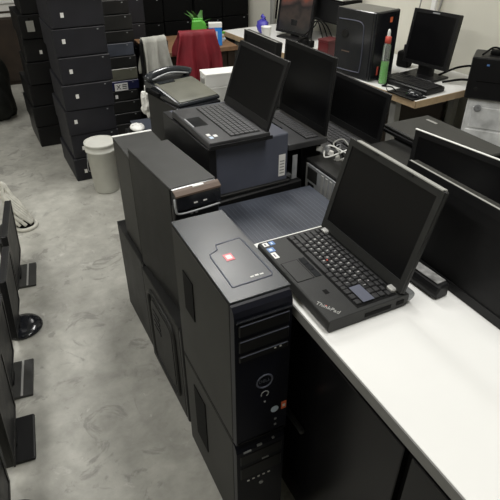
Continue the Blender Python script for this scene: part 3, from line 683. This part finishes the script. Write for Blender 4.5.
# brown desk
t = thing('brown_desk', 'brown wooden desk behind the red garment', 'desk', (1.02, 3.50, 0), -2)
part('desk_top', 'wood2', t, 0, .62, 0, .50, .715, .745, bev=.002)
for x in (.04, .58):
    for y in (.05, .45): part('leg', 'dbrown', t, x - .025, x + .025, y - .025, y + .025, 0, .715)
part('front_board', 'dbrown', t, .07, .55, .04, .055, .30, .715)
def drape(name, loc, rz, W, zt, zb, thick, m, label, cat, seed, flare=.2, fold=.02, nf=4):
    """cloth hung over a chair back: front fall, top, rear fall"""
    rnd = random.Random(seed); b = bmesh.new(); nu, nv = 34, 26; ph = [rnd.uniform(0, 6.28) for _ in range(6)]
    V = []
    for j in range(nv + 1):
        s = j / nv; row = []
        for i in range(nu + 1):
            u = i / nu
            if s < .6: k = 1 - s / .6; z = zt - (zt - zb) * k; y = -thick - .03 * k
            elif s < .7: a = (s - .6) / .1 * math.pi; z = zt + thick * math.sin(a); y = -thick * math.cos(a); k = 0
            else: k = (s - .7) / .3; z = zt - (zt - zb) * .5 * k; y = thick + .02 * k
            f_ = math.sin(u * nf * 6.28 + ph[0] + 1.2 * k) + .5 * math.sin(u * nf * 13 + ph[1])
            x = (u - .5) * W * (1 + flare * k) + .015 * k * math.sin(5 * k + ph[2] + 4 * u)
            y += f_ * fold * (.15 + k) * (-1 if s < .65 else 1); z += (.03 * math.sin(u * 9 + ph[3]) + .04 * (u - .5)) * k
            row.append(b.verts.new((x, y, z)))
        V.append(row)
    for j in range(nv):
        for i in range(nu): b.faces.new((V[j][i], V[j][i + 1], V[j + 1][i + 1], V[j + 1][i]))
    o = obj(name, b, m, smooth=True); o.location = loc; o.rotation_euler = (0, 0, R(rz))
    md = o.modifiers.new('thickness', 'SOLIDIFY'); md.thickness = .006
    return tag(o, label, cat)
def chair(loc, rz, label, hh=.93):
    t = thing('office_chair', label, 'chair', loc, rz, 'chairs at the brown desk')
    part('seat', 'dcloth', t, -.15, .15, .02, .30, .42, .48, bev=.02, seg=2); part('backrest', 'black', t, -.105, .105, -.012, .012, .55, hh, bev=.01, seg=2)
    for x in (-.09, .09): part('back_post', 'black', t, x - .012, x + .012, .008, .03, .44, hh - .1)
    for x in (-.13, .13):
        for y in (.04, .28): part('leg', 'black', t, x - .012, x + .012, y - .012, y + .012, 0, .43)
chair((1.205, 3.14, 0), -8, 'black chair carrying the red garment at the brown desk', .92)
drape('red_garment', (1.205, 3.14, 0), -8, .225, .925, .64, .022, 'red', 'dark red garment draped over a chair back', 'garment', 4, .45, .016, 3)
t = thing('garment_rack', 'low black rack carrying the pale trousers', 'rack', (.985, 3.33, 0), 8)
part('rail', 'black', t, -.09, .09, -.010, .010, .855, .875, bev=.004)
for x in (-.085, .085): part('upright', 'black', t, x - .01, x + .01, -.01, .01, .02, .86); part('foot', 'black', t, x - .012, x + .012, -.08, .08, 0, .02)

drape('pale_trousers', (.985, 3.33, 0), 8, .16, .875, .56, .020, 'wcloth', 'off-white trousers hung over a low rack left of the red garment', 'garment', 8, .1, .022, 2)
t = thing('blue_packet', 'bright blue packet with white top on the brown desk', 'packet', (1.505, 3.56, .745), -20); part('packet_body', 'bluebox', t, -.045, .045, -.02, .02, 0, .125, bev=.003); part('white_top', 'white', t, -.046, .046, -.021, .021, .118, .150, bev=.002); pl = part('front_label', 'ltblue', t, -.014, .014, -.022, -.019, .04, .095)
t = thing('green_bag', 'bright green bag standing behind the blue packet', 'bag', (1.43, 3.68, .745), -20); b = bmesh.new(); prism(b, [(-.065, 0), (.065, 0), (.05, .13), (.02, .155), (-.045, .150)], 'y', -.03, .03, bev=.006); obj('bag_body', b, 'green', t); part('bag_fold', 'green', t, -.04, .03, -.008, .008, .145, .165, bev=.003)
t = thing('potted_plant', 'small leafy green plant on the brown desk behind the green bag', 'plant', (1.50, 3.86, .745), 0)
b = bmesh.new(); lathe(b, [(0, 0), (.045, 0), (.055, .08), (.05, .08), (.045, .07), (0, .07)], seg=18); obj('pot', b, 'deep', t, True)
rnd = random.Random(2)
for k in range(16):
    a = rnd.uniform(0, 6.28); L = rnd.uniform(.08, .15); el = rnd.uniform(.5, 1.3); b = bmesh.new()
    bmesh.ops.create_grid(b, x_segments=3, y_segments=4, size=.5)
    for v in b.verts:
        s = v.co.y + .5; v.co = Vector((v.co.x * .045 * math.sin(math.pi * min(.98, s + .08)), s * L, -.05 * s * s + .006 * abs(v.co.x)))
    bmesh.ops.transform(b, matrix=T_(0, 0, .07) @ Matrix.Rotation(a, 4, 'Z') @ Matrix.Rotation(el, 4, 'X'), verts=b.verts[:])
    obj('leaf', b, 'leaf', t, True)
rnd = random.Random(11)
for k in range(5):
    t = part('paper_sheaf', ('paper', 'ltblue', 'wood', 'paper', 'green')[k], None, -.05, .05, -.04, .04, 0, .012, bev=.001); tag(t, '%s paper sheaf on the brown desk, %s of the small pile' % (('white', 'pale blue', 'tan', 'white', 'green')[k], ('lowest', 'second', 'middle', 'fourth', 'topmost')[k]), 'papers', 'papers on the brown desk'); t.location = (1.56 + rnd.uniform(-.01, .01), 3.68, .745 + .0125 * k); t.rotation_euler = (0, 0, rnd.uniform(-.5, .5))
# ------------------------------------------------------------------ bucket
t = thing('bucket', 'white plastic bucket standing on the floor beside the stacked computers', 'bucket', (.535, 3.20, 0), 200)
t.scale = (.92, .92, .93)
b = bmesh.new(); lathe(b, [(0, .002), (.083, .002), (.087, .008), (.100, .30), (.106, .302), (.107, .315), (.101, .318), (.101, .345), (.107, .347), (.1075, .362), (.102, .364), (.099, .36), (.086, .02), (0, .016)], seg=40); obj('bucket_body', b, 'bucket', t, True)
b = bmesh.new(); lathe(b, [(0, .352), (.099, .352), (.100, .357), (.092, .3575), (0, .3575)], seg=40); obj('bucket_lid', b, 'bucket', t, True)
b = bmesh.new(); tube(b, spline([(-.106, 0, .308), (-.112, -.02, .22), (-.09, -.075, .14), (-.02, -.112, .115), (.05, -.105, .12), (.10, -.04, .18), (.108, 0, .308)], 8), .003, 6); obj('bail_handle', b, 'steel', t, True)
b = bmesh.new(); tube(b, [(-.035, -.115, .114), (.035, -.110, .114)], .008, 8); obj('hand_grip', b, 'white', t, True)
# ------------------------------------------------------------------ stacked computers along the back
ORD = ['lowest', 'second', 'third', 'fourth', 'fifth', 'sixth', 'seventh', 'eighth', 'ninth', 'tenth', 'eleventh', 'twelfth']
rnd = random.Random(21)
for j in range(9):
    flat_case('desktop_case', (.382 + .005 * j + rnd.uniform(-.006, .006), 3.39 + rnd.uniform(-.006, .006), j * .162), rnd.uniform(-1, 1) + 1, .312, .46, .1605, 'black computer case, %s from the floor, stack beside the white bucket' % ORD[j], 'stack', 'stack', 'tall stack beside the bucket', (.055 + rnd.uniform(-.012, .02), .065 + rnd.uniform(-.02, .02)))
for j in range(9):
    flat_case('desktop_case', (.24 + .011 * j + rnd.uniform(-.012, .012), 4.12 + rnd.uniform(-.01, .01), j * .158), rnd.uniform(-3, 3), .34, .44, .156, 'black computer case, %s from the floor, leftmost dark rear stack' % ORD[j], 'black', 'black', 'dark stack at the left rear', (.10, .05) if j in (4, 7) else None)
for nm, x, z, ww, hh in (('grey', .33, .84, .05, .07), ('white', .44, .80, .03, .10)):
    t = thing('paper_tag', '%s paper tag hanging on the leftmost dark rear stack' % nm, 'tag', (x, 4.098, z), 0, 'paper tags')
    part('tag_sheet', 'label' if nm == 'white' else 'cablegrey', t, 0, ww, 0, .003, 0, hh); part('tag_string', 'deep', t, ww * .4, ww * .6, 0, .004, hh, hh + .02)
z = 0; hs = [.11, .10, .08, .09, .075, .07, .085, .08, .09, .08, .10, .09]
mats = ['case', 'case2', 'black', 'case', 'case', 'navy', 'olive', 'case', 'bluegrey2', 'case', 'case2', 'case']
for j in range(12):
    flat_case('slim_desktop', (.775 + rnd.uniform(-.01, .01), 3.775, z), rnd.uniform(-.4, .4), .20, .40, hs[j] - .002, '%s slim desktop computer, %s from the floor, stack behind the bucket' % ('navy blue' if mats[j] == 'navy' else 'grey-brown' if mats[j] == 'olive' else 'dark', ORD[j]), mats[j], mats[j], 'narrow stack of slim desktops', (.03, .02) if j in (4,) else None); z += hs[j]
for j in range(8):
    flat_case('desktop_case', (1.005 + (.0 if j < 4 else -.02) + rnd.uniform(-.01, .01), 4.02, j * .17), rnd.uniform(-2, 2), .16, .42, .168, 'black computer case, %s from the floor, stack left of pale trousers' % ORD[j], 'stack', 'stack', 'stack left of the pale trousers', (.025, .05) if j in (4, 5) else None)
# machines filling the back row
for i in range(4):
    for j in range(7):
        flat_case('desktop_case', (1.165 + i * .262, 4.42 + .02 * (i % 2), j * .19), rnd.uniform(-1.5, 1.5), .25, .42, .188, 'black computer case in the dark back row, %s column, %s from the floor' % (('leftmost', 'second', 'third', 'rightmost')[i], ORD[j]), 'black', 'deep', 'dark back row', (.05, .08) if (i, j) in ((0, 4),) else None)
# low things in front of the slim stack
t = thing('paper_note', 'white printed note on the front of the slim desktop stack', 'note', (.800, 3.770, .455), 0); part('sheet', 'label', t, 0, .095, 0, .004, 0, .052); b = bmesh.new(); text(b, 'X', .045, T_(.028, -.001, .026) @ FRONT, .0008); obj('printed_mark', b, 'deep', t)
for k in range(3): part('printed_line', 'deep', t, .055, .088, -.001, .002, .012 + k * .013, .017 + k * .013)
for j in range(2): flat_case('slim_desktop', (.74, 3.0 + .02 * j, .18 * j), -3, .17, .25, .178, 'dark low computer case behind the bucket, %s of two' % ('lower', 'upper')[j], 'case2', 'case', 'low cases behind the bucket')
t = thing('grey_box', 'grey flat box on the low cases behind the bucket', 'box', (.745, 3.03, .36), -3); part('box_body', 'bluegrey', t, 0, .155, 0, .21, 0, .05, bev=.003); part('box_lid', 'bluegrey2', t, -.003, .158, -.003, .213, .05, .06, bev=.002)
t = thing('white_pouch', 'small white pouch lying behind the white-edged tower', 'pouch', (.512, 2.085, .795), 0)
b = bmesh.new(); bmesh.ops.create_icosphere(b, subdivisions=3, radius=1)
for v in b.verts: v.co = Vector((v.co.x * .030, v.co.y * .042, .013 + v.co.z * .013 * (1 + .2 * math.sin(9 * v.co.x))))
obj('pouch_body', b, 'white', t, True); part('pouch_seam', 'paper', t, -.02, .02, -.003, .003, .022, .027)
cabinet(.468, .545, 2.04, 2.13, .795, 'narrow black cabinet behind the white-edged tower')
# ------------------------------------------------------------------ far left
t = thing('brown_cabinet', 'dark brown cabinet against the far wall', 'cabinet', (-.60, 5.95, 0), 0)
part('cabinet_body', 'dbrown', t, 0, 1.15, .02, .55, 0, .64, bev=.004)
for k in range(2): q = part('door', 'dbrown', t, .01 + k * .57, .565 + k * .57, 0, .02, .04, .63, bev=.002); part('knob', 'brownst', q, .50 - k * .4 + k * .57, .52 - k * .4 + k * .57, -.015, 0, .45, .47)
t = thing('white_carton', 'pale carton with open flaps on the dark brown cabinet', 'box', (.19, 6.00, .64), 0); part('carton_body', 'paper', t, 0, .27, 0, .25, 0, .13, bev=.003); part('flap', 'white', t, 0, .27, -.02, 0, .125, .145); part('brown_band', 'dbrown', t, -.001, .271, -.002, .251, .035, .055)
t = thing('cloth_heap', 'dark greenish cloth sack slumped at the far left', 'sack', (-.04, 5.0, 0), 0)
b = bmesh.new(); bmesh.ops.create_icosphere(b, subdivisions=4, radius=1)
for v in b.verts:
    k = 1 + .10 * math.sin(5 * v.co.x + 4 * v.co.z) + .07 * math.sin(11 * v.co.y + 7 * v.co.z); v.co = Vector((v.co.x * .22 * k, v.co.y * .25 * k, max(0, .27 + v.co.z * .36 * k)))
obj('sack_body', b, 'dcloth', t, True)
b = bmesh.new(); tube(b, spline([(0, 0, .58), (.02, 0, .66), (.06, .0, .72)], 5), [.06] * 5 + [.04] * 5 + [.07], 10); obj('sack_neck', b, 'dcloth', t, True)
# ------------------------------------------------------------------ left edge: monitors on the floor, mop
def floor_monitor(y, rz, W, Hh, z0, x, lean, label, base, frame='black'):
    t = monitor('monitor', (x, y, 0), 180 + rz, W, Hh, lean, label, z0=z0, bez=.018, frame=frame, edge='case2', scr='screen2')
    part('stand_neck', 'black', t, .0, .05, -.035, .035, .008, z0 + .08, bev=.008, seg=2)
    b = bmesh.new()
    if base == 'round': lathe(b, [(0, 0), (.082, 0), (.086, .006), (.080, .016), (.045, .024), (0, .026)], c=(-.005, 0, 0), seg=36); obj('stand_base', b, 'gloss', t, True)
    elif base == 'rect': bx(b, -.058, .08, -.10, .10, 0, .014, bev=.006, seg=2); q = obj('stand_base', b, 'black', t)
    else:
        bx(b, -.068, .08, -.10, .10, 0, .012, bev=.002); q = obj('stand_base', b, 'top2', t); part('silver_line', 'silver', q, -.032, -.024, -.098, .098, .012, .014)
    return t
floor_monitor(1.40, -6, .27, .30, .040, -.222, -4, 'grey-edged floor monitor with rectangular black foot, nearest but one', 'rect', 'side')
floor_monitor(1.70, -8, .26, .30, .045, -.200, -5, 'floor monitor whose flat foot has a silver line', 'silver')
floor_monitor(2.02, -8, .27, .30, .055, -.140, -5, 'floor monitor on a glossy round foot', 'round')
floor_monitor(2.42, -8, .36, .30, .050, -.092, -4, 'floor monitor with a pale flat foot before the mop', 'silver')
floor_monitor(1.08, -4, .28, .32, .040, -.268, -3, 'floor monitor at the lower left corner of the aisle', 'round', 'side')
t = thing('string_mop', 'white string mop leaning beside the floor monitors', 'mop', (0, 0, 0), 0)
b = bmesh.new(); tube(b, [(-.045, 2.95, .09), (-.10, 2.98, .28), (-.33, 3.08, 1.05)], .013, 10); obj('handle', b, 'string', t, True)
b = bmesh.new(); lathe(b, [(0, 0), (.062, 0), (.068, .008), (.066, .020), (.055, .022), (.050, .016), (0, .016)], c=(-.012, 2.93, 0), seg=28); hd = obj('mop_plate', b, 'string', t, True)
b = bmesh.new(); lathe(b, [(0, .0165), (.048, .0165), (.048, .019), (0, .020)], c=(-.012, 2.93, 0), seg=24); obj('dark_pad', b, 'deep', hd, True)
rnd = random.Random(31)
for k in range(26):
    b = bmesh.new(); a = rnd.uniform(0, 6.28); x, y = -.085, 2.97
    P = [(x + rnd.uniform(-.02, .02), y, .26 + rnd.uniform(-.03, .03)), (x + .02 + .03 * math.cos(a), y - .01 + .03 * math.sin(a), .19), (-.04 + .045 * math.cos(a + .7), 2.94 + .04 * math.sin(a + .7), .11), (-.02 + .055 * math.cos(a + 1.5), 2.93 + .05 * math.sin(a + 1.5), .035)]
    tube(b, spline(P, 6), .009, 6); obj('mop_string', b, 'string', t, True)
